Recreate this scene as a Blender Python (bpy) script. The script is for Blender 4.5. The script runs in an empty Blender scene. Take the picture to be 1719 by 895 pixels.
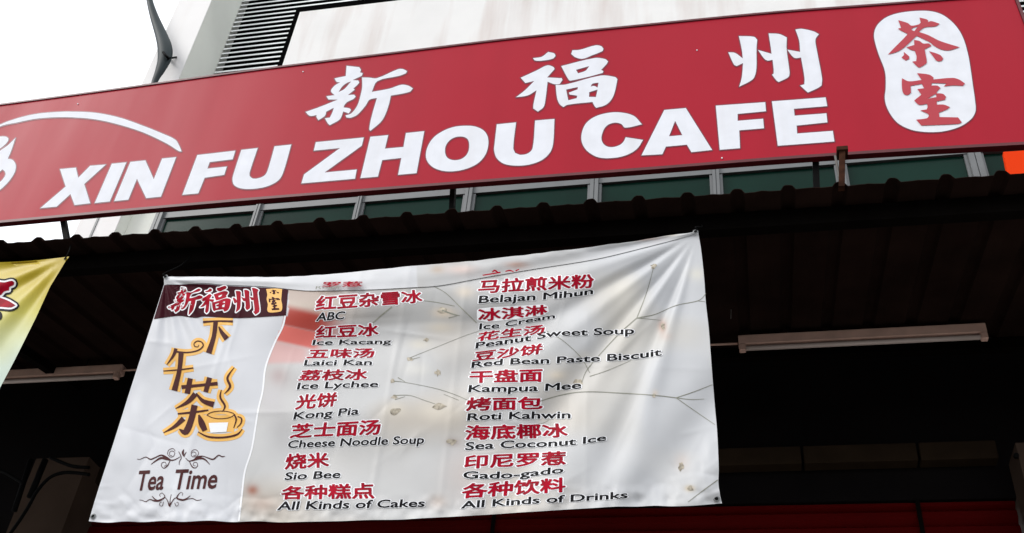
import bpy, bmesh, math, random
from mathutils import Vector, Matrix
random.seed(7)
R = math.radians
scene = bpy.context.scene
COL = scene.collection

# ------------------------------------------------------------------ camera
F = 1818.2                       # focal length in photo pixels (photo 1719 x 895)
CX, CY = 859.5, 447.5
RC = Matrix(((0.97753792, 0.19498671, 0.07999875),
             (0.06448248, -0.63806932, 0.76727410),
             (0.20065300, -0.74488101, -0.63631018)))   # world -> camera
EYE = Vector((0, 0, 1.6))
cam_d = bpy.data.cameras.new("camera")
cam = bpy.data.objects.new("camera", cam_d); COL.objects.link(cam)
cam_d.sensor_fit = 'HORIZONTAL'; cam_d.sensor_width = 36.0
cam_d.lens = F / 1719 * 36.0
cam_d.clip_start = 0.05; cam_d.clip_end = 3000
M4 = RC.transposed().to_4x4(); M4.translation = EYE
cam.matrix_world = M4
scene.camera = cam

# ------------------------------------------------------------------ sky, sun, exposure
SUN_DIR = Vector((-0.72, -0.55, 0.78)).normalized()      # towards the sun
elev = math.asin(SUN_DIR.z); azim = math.atan2(SUN_DIR.x, SUN_DIR.y)
world = bpy.data.worlds.new("World"); scene.world = world
world.use_nodes = True
nt = world.node_tree; nt.nodes.clear()
def N(t, kind, **kw):
    n = t.nodes.new(kind)
    for k, v in kw.items(): setattr(n, k, v)
    return n
wo = N(nt, 'ShaderNodeOutputWorld'); bg = N(nt, 'ShaderNodeBackground')
sky = N(nt, 'ShaderNodeTexSky', sky_type='NISHITA', sun_disc=False)
sky.sun_elevation = elev; sky.sun_rotation = azim
tc = N(nt, 'ShaderNodeTexCoord')
cl = N(nt, 'ShaderNodeTexNoise'); cl.inputs['Scale'].default_value = 2.2; cl.inputs['Detail'].default_value = 7
nt.links.new(tc.outputs['Generated'], cl.inputs['Vector'])
ramp = N(nt, 'ShaderNodeValToRGB')
ramp.color_ramp.elements[0].position = 0.30; ramp.color_ramp.elements[0].color = (0.62, 0.62, 0.62, 1)
ramp.color_ramp.elements[1].position = 0.52; ramp.color_ramp.elements[1].color = (1, 1, 1, 1)
nt.links.new(cl.outputs['Fac'], ramp.inputs['Fac'])
mx = N(nt, 'ShaderNodeMix', data_type='RGBA')
nt.links.new(ramp.outputs['Color'], mx.inputs['Factor'])
nt.links.new(sky.outputs['Color'], mx.inputs['A'])
mx.inputs['B'].default_value = (10.0, 10.3, 10.8, 1)       # thin bright overcast
nt.links.new(mx.outputs['Result'], bg.inputs['Color'])
bg.inputs['Strength'].default_value = 0.12
nt.links.new(bg.outputs['Background'], wo.inputs['Surface'])

sun_d = bpy.data.lights.new("sun", 'SUN'); sun = bpy.data.objects.new("sun", sun_d); COL.objects.link(sun)
sun_d.energy = 1.5; sun_d.angle = R(24); sun_d.color = (1.0, 0.975, 0.94)
sun.rotation_euler = SUN_DIR.to_track_quat('Z', 'Y').to_euler()
sun.location = (-8, -8, 12)

vs = scene.view_settings
vs.view_transform = 'Standard'; vs.look = 'None'; vs.gamma = 1; vs.use_curve_mapping = False
vs.exposure = 0.33
scene.cycles.max_bounces = 6

# ------------------------------------------------------------------ helpers
def ray(px, py):
    d = RC.transposed() @ Vector(((px - CX) / F, -(py - CY) / F, -1.0))
    return d / d.y
def at(px, py, Y):
    """the point of the vertical plane y = Y seen at photo pixel (px, py)"""
    return EYE + ray(px, py) * Y
VPV = (CX + F * RC[0][2] / -RC[2][2], CY - F * RC[1][2] / -RC[2][2])   # zenith in the photo

def material(name, col, rough=0.6, spec=0.5, metal=0.0, noise=None, bump=None, streak=None):
    """col linear; noise=(scale, amount); streak=(scale_xy, scale_z, colour, amount); bump=(scale,strength)"""
    m = bpy.data.materials.new(name); m.use_nodes = True
    t = m.node_tree; b = t.nodes['Principled BSDF']
    b.inputs['Roughness'].default_value = rough; b.inputs['Metallic'].default_value = metal
    b.inputs['Specular IOR Level'].default_value = spec
    b.inputs['Base Color'].default_value = (*col, 1)
    src = None
    geo = N(t, 'ShaderNodeNewGeometry')
    if noise:
        n = N(t, 'ShaderNodeTexNoise'); n.inputs['Scale'].default_value = noise[0]; n.inputs['Detail'].default_value = 6
        t.links.new(geo.outputs['Position'], n.inputs['Vector'])
        mr = N(t, 'ShaderNodeMapRange'); mr.inputs['From Min'].default_value = .3; mr.inputs['From Max'].default_value = .7
        mr.inputs['To Min'].default_value = 1 - noise[1]; mr.inputs['To Max'].default_value = 1 + noise[1] * .6
        t.links.new(n.outputs['Fac'], mr.inputs['Value'])
        mm = N(t, 'ShaderNodeMix', data_type='RGBA', blend_type='MULTIPLY'); mm.inputs['Factor'].default_value = 1
        mm.inputs['A'].default_value = (*col, 1)
        t.links.new(mr.outputs['Result'], mm.inputs['B'])
        src = mm.outputs['Result']
    if streak:
        mp = N(t, 'ShaderNodeMapping'); mp.inputs['Scale'].default_value = (streak[0], streak[0], streak[1])
        t.links.new(geo.outputs['Position'], mp.inputs['Vector'])
        n = N(t, 'ShaderNodeTexNoise'); n.inputs['Scale'].default_value = 1; n.inputs['Detail'].default_value = 5
        t.links.new(mp.outputs['Vector'], n.inputs['Vector'])
        mr = N(t, 'ShaderNodeMapRange'); mr.inputs['From Min'].default_value = .5; mr.inputs['From Max'].default_value = .78
        mr.inputs['To Max'].default_value = streak[3]
        t.links.new(n.outputs['Fac'], mr.inputs['Value'])
        mm = N(t, 'ShaderNodeMix', data_type='RGBA')
        t.links.new(mr.outputs['Result'], mm.inputs['Factor'])
        if src: t.links.new(src, mm.inputs['A'])
        else: mm.inputs['A'].default_value = (*col, 1)
        mm.inputs['B'].default_value = (*streak[2], 1)
        src = mm.outputs['Result']
    if src: t.links.new(src, b.inputs['Base Color'])
    if bump:
        n = N(t, 'ShaderNodeTexNoise'); n.inputs['Scale'].default_value = bump[0]; n.inputs['Detail'].default_value = 6
        t.links.new(geo.outputs['Position'], n.inputs['Vector'])
        bp = N(t, 'ShaderNodeBump'); bp.inputs['Strength'].default_value = bump[1]; bp.inputs['Distance'].default_value = .01
        t.links.new(n.outputs['Fac'], bp.inputs['Height']); t.links.new(bp.outputs['Normal'], b.inputs['Normal'])
    return m

def origin_of(p):
    v = Vector((0, 0, 0))
    while p is not None:
        v += p.location; p = p.parent
    return v
def thing(name, loc, label, cat, group=None):
    o = bpy.data.objects.new(name, None); COL.objects.link(o); o.location = loc
    o.empty_display_size = .1
    o['label'] = label; o['category'] = cat
    if group: o['group'] = group
    return o
def tag(o, label, cat, group=None):
    o['label'] = label; o['category'] = cat
    if group: o['group'] = group
    return o
def link(name, verts, faces, mat, parent=None, smooth=False, loc=None):
    """verts in world coordinates"""
    o0 = origin_of(parent)
    base = Vector(loc) if loc is not None else (o0 if parent is not None else Vector((0, 0, 0)))
    me = bpy.data.meshes.new(name)
    me.from_pydata([tuple(Vector(v) - base) for v in verts], [], faces)
    me.materials.append(mat); me.update()
    if smooth:
        for p in me.polygons: p.use_smooth = True
    o = bpy.data.objects.new(name, me); COL.objects.link(o)
    if parent is not None:
        o.parent = parent; o.location = base - o0
    else: o.location = base
    return o
class MB:
    def __init__(s): s.v = []; s.f = []
    def add(s, v, f):
        k = len(s.v); s.v += [Vector(p) for p in v]; s.f += [tuple(i + k for i in q) for q in f]; return s
    def box(s, a, b):
        (x0, y0, z0), (x1, y1, z1) = a, b
        return s.hexa([(x0,y0,z0),(x1,y0,z0),(x1,y1,z0),(x0,y1,z0),(x0,y0,z1),(x1,y0,z1),(x1,y1,z1),(x0,y1,z1)])
    def hexa(s, v):
        return s.add(v, [(3,2,1,0),(4,5,6,7),(0,1,5,4),(1,2,6,5),(2,3,7,6),(3,0,4,7)])
    def prism(s, poly, off):
        """poly: 3D ring, off: Vector to extrude by"""
        n = len(poly); off = Vector(off)
        return s.add([Vector(p) for p in poly] + [Vector(p) + off for p in poly],
              [tuple(range(n)), tuple(range(2*n-1, n-1, -1))] + [(i, i+n, (i+1) % n + n, (i+1) % n) for i in range(n)])
    def tube(s, pts, r, n=10, flat=1.0, flat_axis=None):
        pts = [Vector(p) for p in pts]; rs = r if isinstance(r, (list, tuple)) else [r] * len(pts)
        base = len(s.v); up = Vector((0.13, -0.9, 0.37)).normalized()
        for i, p in enumerate(pts):
            t = (pts[min(i+1, len(pts)-1)] - pts[max(i-1, 0)]).normalized()
            a = (up - t * up.dot(t)).normalized(); b = t.cross(a)
            for k in range(n):
                w = 2 * math.pi * k / n
                s.v.append(p + (a * math.cos(w) * flat + b * math.sin(w)) * rs[i])
        for i in range(len(pts) - 1):
            for k in range(n):
                s.f.append((base+i*n+k, base+i*n+(k+1) % n, base+(i+1)*n+(k+1) % n, base+(i+1)*n+k))
        s.f.append(tuple(base + k for k in range(n))[::-1])
        s.f.append(tuple(base + (len(pts)-1)*n + k for k in range(n)))
        return s
    def build(s, name, mat, parent=None, smooth=False, loc=None):
        return link(name, s.v, s.f, mat, parent, smooth, loc)
def bevel(o, w=.004, seg=2):
    bm = bmesh.new(); bm.from_mesh(o.data)
    bmesh.ops.remove_doubles(bm, verts=bm.verts, dist=1e-6)
    bmesh.ops.bevel(bm, geom=bm.edges[:], offset=w, segments=seg, affect='EDGES', profile=.6)
    bm.to_mesh(o.data); bm.free(); return o
def spline(pts, sub=6):
    """open Catmull-Rom through tuples of any length"""
    out = []
    n = len(pts)
    for i in range(n - 1):
        p0, p1, p2, p3 = pts[max(i-1, 0)], pts[i], pts[i+1], pts[min(i+2, n-1)]
        for k in range(sub):
            t = k / sub
            out.append(tuple(.5*((2*b) + (-a+c)*t + (2*a-5*b+4*c-d)*t*t + (-a+3*b-3*c+d)*t**3) for a, b, c, d in zip(p0, p1, p2, p3)))
    out.append(tuple(pts[-1])); return out
def round_ring(poly, sharp=55, sub=5):
    """closed outline: gentle vertices are smoothed, hard corners kept"""
    n = len(poly); P = [Vector(p) for p in poly]; T = []
    for i in range(n):
        a = P[i] - P[i-1]; b = P[(i+1) % n] - P[i]
        if a.length < 1e-6 or b.length < 1e-6: T.append(None); continue
        T.append((P[(i+1) % n] - P[i-1]).normalized() if math.degrees(a.angle(b)) < sharp else None)
    out = []
    for i in range(n):
        a, b = P[i], P[(i+1) % n]; L = (b - a).length
        ta, tb = T[i], T[(i+1) % n]
        out.append(tuple(a))
        if ta is None and tb is None: continue
        d = b - a
        ma = ta * L if ta is not None else d; mb = tb * L if tb is not None else d
        for k in range(1, sub):
            t = k / sub
            q = a*(2*t**3-3*t*t+1) + ma*(t**3-2*t*t+t) + b*(-2*t**3+3*t*t) + mb*(t**3-t*t)
            out.append(tuple(q))
    return out
def fill2d(rings, offset=0.0):
    """2D rings (even-odd) -> (verts2d, faces); offset grows the outline"""
    cu = bpy.data.curves.new("tmp", 'CURVE'); cu.dimensions = '2D'; cu.fill_mode = 'BOTH'
    S = 100.0
    for r in rings:
        sp = cu.splines.new('POLY'); sp.points.add(len(r) - 1)
        for p, q in zip(sp.points, r): p.co = (q[0] / S, -q[1] / S, 0, 1)
        sp.use_cyclic_u = True
    v, f = curve_to_2d(cu, lambda v: (v.x * S, -v.y * S))
    return grown(v, f, offset) if offset > 0 else (v, f)
def curve_to_2d(cu, fn):
    o = bpy.data.objects.new("tmp", cu); COL.objects.link(o)
    bpy.context.view_layer.update()
    me = bpy.data.meshes.new_from_object(o.evaluated_get(bpy.context.evaluated_depsgraph_get()))
    v = [fn(p.co) for p in me.vertices]; f = [tuple(p.vertices) for p in me.polygons]
    bpy.data.objects.remove(o); bpy.data.curves.remove(cu); bpy.data.meshes.remove(me)
    return v, f
from mathutils.geometry import delaunay_2d_cdt
def union(v, f):
    """clean triangulation of overlapping 2D faces"""
    def area(q): return abs(sum(v[q[i]][0]*v[q[i-1]][1] - v[q[i-1]][0]*v[q[i]][1] for i in range(len(q))))
    ext = max(max(p[0] for p in v) - min(p[0] for p in v), 1e-3)
    f = [q for q in f if area(q) > 1e-7 * ext * ext]
    r = delaunay_2d_cdt([Vector(p) for p in v], [], [list(q) for q in f], 0, 1e-5)
    return [(p.x, p.y) for p in r[0]], [tuple(q) for q, og in zip(r[2], r[5]) if og]
def boundary(v, f):
    cnt = {}
    for q in f:
        for a, b in zip(q, q[1:] + q[:1]): cnt[(min(a, b), max(a, b))] = cnt.get((min(a, b), max(a, b)), 0) + 1
    return [e for e, c in cnt.items() if c == 1]
def grown(v, f, w):
    """widen a flat shape by w on every side"""
    v = list(v); key = {}; mp = []
    for p in v: mp.append(key.setdefault((round(p[0], 5), round(p[1], 5)), len(mp)))
    f = [tuple(mp[i] for i in q) for q in f]; f = [q for q in f if len(set(q)) == len(q)]
    if w <= 0: return v, f
    ff = list(f)
    for a, b in boundary(v, f):
        (x0, y0), (x1, y1) = v[a], v[b]; l = math.hypot(x1-x0, y1-y0)
        if l < 1e-6: continue
        tx, ty = (x1-x0)/l*w, (y1-y0)/l*w; k = len(v); h = .45
        v += [(x0-tx*.9-ty*h, y0-ty*.9+tx*h), (x0-tx*.9+ty*h, y0-ty*.9-tx*h), (x0+ty, y0-tx), (x1+ty, y1-tx), (x1+tx*.9+ty*h, y1+ty*.9-tx*h), (x1+tx*.9-ty*h, y1+ty*.9+tx*h), (x1-ty, y1+tx), (x0-ty, y0+tx)]
        ff.append(tuple(range(k, k+8)))
    ff = [q if sum(v[q[i]][0]*v[q[(i+1)%len(q)]][1]-v[q[(i+1)%len(q)]][0]*v[q[i]][1] for i in range(len(q))) > 0 else q[::-1] for q in ff]
    return union(v, ff)
def words(v, f, gap):
    """split a line of writing at its word gaps -> list of (verts, faces)"""
    par = list(range(len(v)))
    def find(i):
        while par[i] != i: par[i] = par[par[i]]; i = par[i]
        return i
    for q in f:
        for i in q[1:]: par[find(i)] = find(q[0])
    comp = {}
    for q in f: comp.setdefault(find(q[0]), []).append(q)
    L = []
    for fs in comp.values():
        xs_ = [v[i][0] for q in fs for i in q]; L.append((min(xs_), max(xs_), fs))
    L.sort(key=lambda c: c[0]); out = []; end = None
    for a, b, fs in L:
        if end is None or a - end > gap: out.append([]); end = b
        out[-1] += fs; end = max(end, b)
    res = []
    for fs in out:
        ids = sorted({i for q in fs for i in q}); m = {i: k for k, i in enumerate(ids)}
        res.append(([v[i] for i in ids], [tuple(m[i] for i in q) for q in fs]))
    return res
_tc = {}
def text2d(s, offset=0.0, shear=0.0):
    key = (s, offset, shear)
    if key not in _tc:
        cu = bpy.data.curves.new("tmp", 'FONT'); cu.body = s; cu.shear = shear
        cu.resolution_u = 3
        v, f = curve_to_2d(cu, lambda v: (v.x, v.y))
        _tc[key] = grown(v, f, offset)
    return _tc[key]
def stroke(pts, widths, sub=6):
    """brush stroke -> one ring"""
    w = widths if isinstance(widths, (list, tuple)) else [widths] * len(pts)
    if len(w) != len(pts):
        w = [w[0] + (w[-1]-w[0]) * i / (len(pts)-1) for i in range(len(pts))] if len(w) == 2 else w
    q = spline([(*p, ww) for p, ww in zip(pts, w)], sub)
    L, Rr = [], []
    for i, (x, y, ww) in enumerate(q):
        a, b = q[max(i-1, 0)], q[min(i+1, len(q)-1)]
        dx, dy = b[0]-a[0], b[1]-a[1]; l = math.hypot(dx, dy) or 1
        nx, ny = -dy/l, dx/l
        L.append((x + nx*ww/2, y + ny*ww/2)); Rr.append((x - nx*ww/2, y - ny*ww/2))
    return L + Rr[::-1]
def strips2d(strokes, grow=0.0):
    """strokes as quad strips (overlap allowed when given tiny depth steps)"""
    V, Fc = [], []
    for pts, w in strokes:
        r = stroke(pts, [max(.5, a) + grow for a in (w if isinstance(w, (list, tuple)) else [w]*len(pts))] if grow or True else w)
        n = len(r) // 2; k = len(V); V += r
        Fc += [t for i in range(n-1) for t in ((k+i, k+i+1, k+2*n-2-i), (k+i, k+2*n-2-i, k+2*n-1-i))]
    return V, Fc

# ------------------------------------------------------------------ materials
m_ground  = material('asphalt', (.055, .055, .057), .9, .3, noise=(3, .3))
m_pave    = material('pavement_concrete', (.27, .26, .245), .85, .3, noise=(5, .2))
m_white   = material('white_painted_render', (.80, .785, .76), .7, .3, noise=(2.2, .05), streak=(5, .5, (.50, .38, .33), .6), bump=(30, .12))
m_column  = material('white_column_paint', (.80, .78, .76), .6, .3, noise=(1.5, .04), streak=(7, .5, (.6, .52, .48), .25))
m_grey    = material('grey_green_paint', (.74, .75, .68), .7, .3, noise=(1.2, .1))
m_louvre  = material('white_louvre_metal', (.88, .90, .89), .5, .3)
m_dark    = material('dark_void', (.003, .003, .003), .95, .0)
m_alu     = material('aluminium_frame', (.14, .145, .145), .45, .5, noise=(8, .1))
m_glass   = material('dark_green_window_glass', (.004, .024, .016), .2, .08, noise=(1.4, .35))
m_roof    = material('brown_roof_sheet', (.017, .009, .007), .85, .02, noise=(4, .35), streak=(3, .6, (.010, .004, .003), .6))
m_purlin  = material('dark_brown_steel', (.0035, .0026, .0022), .8, .02, noise=(6, .3))
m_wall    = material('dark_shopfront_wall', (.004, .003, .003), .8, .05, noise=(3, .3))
m_beam    = material('grimy_tile_ledge', (.019, .012, .007), .8, .03, noise=(7, .25))
m_shutter = material('dark_red_roller_shutter', (.060, .0006, .0006), .6, .03, noise=(2, .2))
m_pillar  = material('dull_beige_pillar', (.055, .036, .026), .8, .05, noise=(4, .25))
m_red     = material('red_sign_vinyl', (.375, .012, .027), .36, .085, noise=(1.2, .06), streak=(3.2, .35, (.30, .011, .022), .45))
_t = m_red.node_tree; _g = N(_t, 'ShaderNodeNewGeometry'); _m = N(_t, 'ShaderNodeMapping'); _m.inputs['Scale'].default_value = (4.5, 4.5, .5); _m.inputs['Rotation'].default_value = (0, .35, 0)
_n = N(_t, 'ShaderNodeTexNoise'); _n.inputs['Scale'].default_value = 1; _n.inputs['Detail'].default_value = 4; _r = N(_t, 'ShaderNodeMapRange')
_r.inputs['From Min'].default_value = .3; _r.inputs['From Max'].default_value = .7; _r.inputs['To Min'].default_value = .34; _r.inputs['To Max'].default_value = .44
_t.links.new(_g.outputs['Position'], _m.inputs['Vector']); _t.links.new(_m.outputs['Vector'], _n.inputs['Vector']); _t.links.new(_n.outputs['Fac'], _r.inputs['Value']); _t.links.new(_r.outputs['Result'], _t.nodes['Principled BSDF'].inputs['Roughness'])
m_trim    = material('dark_red_sign_frame', (.10, .006, .010), .45, .4, noise=(9, .2))
m_letter  = material('white_sign_lettering', (.75, .76, .80), .5, .05, noise=(14, .05), streak=(16, 1.2, (.62, .60, .60), .35))
m_outline = material('maroon_letter_outline', (.17, .018, .035), .45, .4)
m_sealred = material('red_seal_lettering', (.42, .020, .035), .45, .4)
m_rust    = material('rusty_steel', (.045, .018, .010), .85, .05, noise=(25, .5))
m_black   = material('black_painted_steel', (.003, .003, .003), .6, .04)
m_pipe    = material('dark_grey_green_metal', (.024, .034, .036), .5, .15, noise=(6, .2))
m_fit     = material('cream_light_fitting', (.70, .46, .37), .5, .2, noise=(12, .15))
m_tube    = material('unlit_fluorescent_tube', (.60, .50, .45), .25, .5)
m_orange  = material('orange_panel', (.78, .045, .003), .6, .05)
m_rope    = material('dark_cord', (.004, .004, .004), .8, .05)
m_bred    = material('crimson_print', (.34, .001, .016), .5, .05, noise=(14, .35))
m_bblack  = material('black_print', (.010, .010, .011), .5, .05, noise=(10, .6))
m_bwhite  = material('white_print', (.84, .84, .85), .5, .05)
m_maroon  = material('maroon_print', (.040, .003, .008), .5, .04)
m_purple  = material('brown_maroon_print', (.060, .014, .014), .5, .06)
m_gold    = material('golden_print', (.78, .42, .075), .5, .3, noise=(9, .12))
m_twig    = material('olive_twig_print', (.24, .24, .19), .5, .3, noise=(12, .3))
m_beigep  = material('beige_flower_print', (.44, .39, .31), .6, .05, noise=(60, .6))
m_tin     = material('weathered_tin', (.12, .11, .10), .7, .3, noise=(6, .4))

# ------------------------------------------------------------------ ground
def sheet(name, x0, x1, y0, y1, z, mat):
    o = link(name, [(x0,y0,z),(x1,y0,z),(x1,y1,z),(x0,y1,z)], [(0,1,2,3)], mat); o['kind'] = 'structure'; return o
sheet('ground', -600, 600, -600, 600, 0.0, m_ground)
k = MB().box((-14, -3.5, 0.002), (11, 8.0, .13)).build('pavement', m_pave); k['kind'] = 'structure'

# ------------------------------------------------------------------ the shophouse
YW = 4.80      # ground floor shopfront
YC = 4.90      # front of the corner column
YF = 5.00      # window plane
sh = thing('shophouse', (-1.0, 5.2, 0.13), 'white shophouse with corner column, louvred upper wall and dark red shutter behind the cafe sign', 'building')
def X(px, py, Y): return at(px, py, Y).x
def Z(px, py, Y): return at(px, py, Y).z
xo = X(301.3, 0, YC); xi = X(355.8, 0, YC)
rr = ray(406.8, 0); YL = xi / rr.x                     # where the return of the column meets the louvres
ZTOP = 12.0
x_right = 5.2
# column
MB().box((xo, YC, 5.3), (xi - .003, YC + .5, ZTOP)).build('corner_column', m_column, sh)
MB().box((xi - .002, YC + .004, 5.3), (xi, YL + .3, ZTOP)).build('column_side', m_grey, sh)
MB().box((xo + .135, YC - .006, 5.3), (xo + .15, YC - .0005, 6.9)).build('column_groove_strip', m_alu, sh)
# louvred upper wall
zl0 = Z(430, 300, YF) - .1
mb = MB(); z = zl0 + .35; pitch = .0615
while z < ZTOP:
    mb.hexa([(xi+.004, YL, z), (x_right, YL, z), (x_right, YL+.005, z+.002), (xi+.004, YL+.005, z+.002),
             (xi+.004, YL+.010, z+.031), (x_right, YL+.010, z+.031), (x_right, YL+.015, z+.031), (xi+.004, YL+.015, z+.031)])
    z += pitch
mb.build('louvre_slats', m_louvre, sh)
MB().box((xi+.004, YL+.09, zl0), (x_right, YL+.14, ZTOP)).build('louvre_backing', m_dark, sh)
# white wall panel in front of the louvres
YP = YL - .12
pl = X(503.5, 20.3, YP); pt = Z(503.5, 20.3, YP); pr = X(1705, 5, YP); pb = Z(1712, 13, YP)
MB().box((pl, YP, pb), (pr, YP + .09, pt)).build('white_wall_panel', m_white, sh)
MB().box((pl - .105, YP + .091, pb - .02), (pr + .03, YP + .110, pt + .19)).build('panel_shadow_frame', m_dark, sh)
# upper windows
ztop = Z(800, 322, YF)      # underside of the top rail, pixel row just under the sign
zr0, zr1 = Z(860, 318, YF), Z(860, 309.3, YF)
zb = 5.2
xw0 = X(268, 365, YF); xw1 = x_right
MB().box((xi + .0, YF + .06, zb - .1), (x_right, YF + .10, zl0 + .6)).build('window_recess', m_dark, sh)
mull = [(268, 365, .055), (432, 358, .035), (603, 345, .032), (788, 325, .05), (998, 315, .055), (1202, 300, .045), (1412, 285, .04), (1636, 265, .075), (1800, 250, .06)]
xs = [(X(a, b, YF), w) for a, b, w in mull]
for i in range(len(xs) - 1):
    x0 = xs[i][0] + xs[i][1] / 2; x1 = xs[i+1][0] - xs[i+1][1] / 2
    w = MB()
    w.box((x0, YF, zr0 - .005), (x1, YF + .04, zr1))                       # top rail
    w.box((x0, YF + .005, zb), (x0 + .018, YF + .04, zr0 - .006))
    w.box((x1 - .018, YF + .005, zb), (x1, YF + .04, zr0 - .006))
    fr = w.build('window', m_alu, sh)
    MB().box((x0 + .019, YF + .022, zb), (x1 - .019, YF + .028, zr0 - .007)).build('pane', m_glass, fr)
for i, (x, w) in enumerate(xs):
    b = MB().box((x - w/2 + .001, YF - .02, zb), (x - .003, YF + .045, zr1 + .02))
    b.box((x + .003, YF - .02, zb), (x + w/2 - .001, YF + .045, zr1 + .02))
    b.box((x - .003, YF - .012, zb), (x + .003, YF + .04, zr1 + .02))
    b.build('mullion', m_alu, sh)
MB().box((xi + .001, YF + .002, zb), (xs[0][0] - xs[0][1] / 2 - .001, YF + .058, zr1 + .12)).build('jamb_wall', m_grey, sh)
xe = xs[-1][0] + xs[-1][1] / 2 + .001
MB().box((xi + .001, YF + .012, zr1 + .13), (x_right, YF + .059, zl0 + .34)).build('upper_wall', m_column, sh)
MB().box((xe, YF + .010, zb), (x_right, YF + .059, zr1 + .127)).build('end_wall', m_column, sh)
MB().box((xo + .02, YC + .502, 5.3), (xi - .004, 9.5, ZTOP)).build('side_wall', m_column, sh)
# ground floor
zbeam1 = 1.6 + .588 * 4.72; zbeam0 = 1.6 + .568 * 4.72; zsh = 1.6 + .524 * YW
xl = X(139, 797, 4.7)
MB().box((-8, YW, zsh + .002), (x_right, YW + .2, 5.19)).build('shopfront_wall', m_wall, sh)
mb = MB(); z = 1.0; i = 0
while z < zsh:
    h = min(.075, zsh - z)
    mb.add([(xl+.01, YW+.03, z), (1.18, YW+.03, z), (1.18, YW+.008, z+h*.35), (xl+.01, YW+.008, z+h*.35), (1.18, YW+.010, z+h*.8), (xl+.01, YW+.010, z+h*.8), (1.18, YW+.03, z+h), (xl+.01, YW+.03, z+h)],
           [(0,1,2,3), (3,2,4,5), (5,4,6,7)]); z += .075
mb.build('roller_shutter', m_shutter, sh)
for px in (1543, 830):
    x = X(px, 860, YW); MB().box((x - .010, YW - .006, 1.0), (x + .010, YW + .0, zsh)).build('shutter_guide', m_purlin, sh)
joints = [X(p, 765, 4.72) for p in (1347, 1543)]; a = xl
for b in [-1.6, -.75] + joints + [X(1676, 752, 4.72)]:
    o = MB().box((a + .006, 4.72, zbeam0), (b - .006, YW - .002, zbeam1)).build('ledge_tile', m_beam, sh); bevel(o, .004, 1)
    a = b
MB().box((1.19, 4.60, .13), (1.75, 5.0, 1.6 + .584 * 4.6)).build('pillar', m_pillar, sh)
MB().box((X(50, 797, 4.6), 4.60, .13), (X(139, 797, 4.6), 5.0, 1.6 + .602 * 4.6)).build('pillar', m_pillar, sh)
bolt = at(1706, 765, 4.6); MB().tube([bolt + Vector((0, .01, 0)), bolt + Vector((0, -.006, 0))], .012, 10).build('bolt_hole', m_black, sh)

# ------------------------------------------------------------------ awning over the shopfront
YR = 3.26
aw = thing('awning', (-1.2, YR, 4.7), 'dark brown ribbed metal awning roof below the red cafe sign', 'awning')
zA = at(1690, 292, YR).z; zB = at(0, 408, YR).z
def z_edge(x):          # the front edge sags slightly to the left as in the photo
    xa, xb = at(1690, 292, YR).x, at(0, 408, YR).x
    return zA + (zB - zA) * (x - xa) / (xb - xa)
SL = .20                # rise towards the wall
prof = []; x = -6.0; rib = .2005
x0r = at(192, 395, YR).x
x = x0r - 14 * rib
while x < 4.0:
    prof += [(x - .030, 0), (x - .018, .020), (x - .009, .025), (x + .009, .025), (x + .018, .020), (x + .030, 0), (x + .070, .001), (x + .096, .004), (x + .104, .004), (x + .13, .001)]
    x += rib
V = []; Fc = []
ys = [YR, YR + .35, YR + .9, YR + 1.53]
for y in ys:
    for (x, h) in prof:
        jit = (random.random() - .5) * .004 if y == YR else 0
        V.append((x, y + jit, z_edge(x) + SL * (y - YR) + h - .004))
n = len(prof)
for j in range(len(ys) - 1):
    for i in range(n - 1): Fc.append((j*n+i, j*n+i+1, (j+1)*n+i+1, (j+1)*n+i))
nv = len(V); V += [(a, b, c - .0025) for a, b, c in V]
Fc += [tuple(q + nv for q in f[::-1]) for f in Fc]
Fc += [(i, i + nv, i + 1 + nv, i + 1) for i in range(n - 1)]
link('roof_sheet', V, Fc, m_roof, aw)
for yy, h in ((YR + .14, .085), (YR + 1.48, .06)):
    q = MB(); a, b = -5.2, 3.9
    za, zb2 = z_edge(a) + SL*(yy-YR) - .012, z_edge(b) + SL*(yy-YR) - .012
    q.hexa([(a, yy, za-h), (b, yy, zb2-h), (b, yy+.05, zb2-h), (a, yy+.05, za-h), (a, yy, za), (b, yy, zb2), (b, yy+.05, zb2+.008), (a, yy+.05, za+.008)])
    q.build('purlin', m_purlin, aw)
for px, py in ((1013, 385), (190, 442)):
    p = at(px, py, YR + .20); MB().box((p.x - .017, p.y - .003, p.z - .05), (p.x + .017, p.y + .003, p.z + .085)).build('hanger_strap', m_alu, aw)
for x in (-3.9, 1.9):
    za = z_edge(x) - .03
    MB().hexa([(x-.025, YR+.2, za-.05), (x+.025, YR+.2, za-.05), (x+.025, YW, za+SL*1.4-.05), (x-.025, YW, za+SL*1.4-.05),
               (x-.025, YR+.2, za+.0), (x+.025, YR+.2, za+.0), (x+.025, YW, za+SL*1.4+.0), (x-.025, YW, za+SL*1.4+.0)]).build('rafter', m_purlin, aw)

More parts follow.
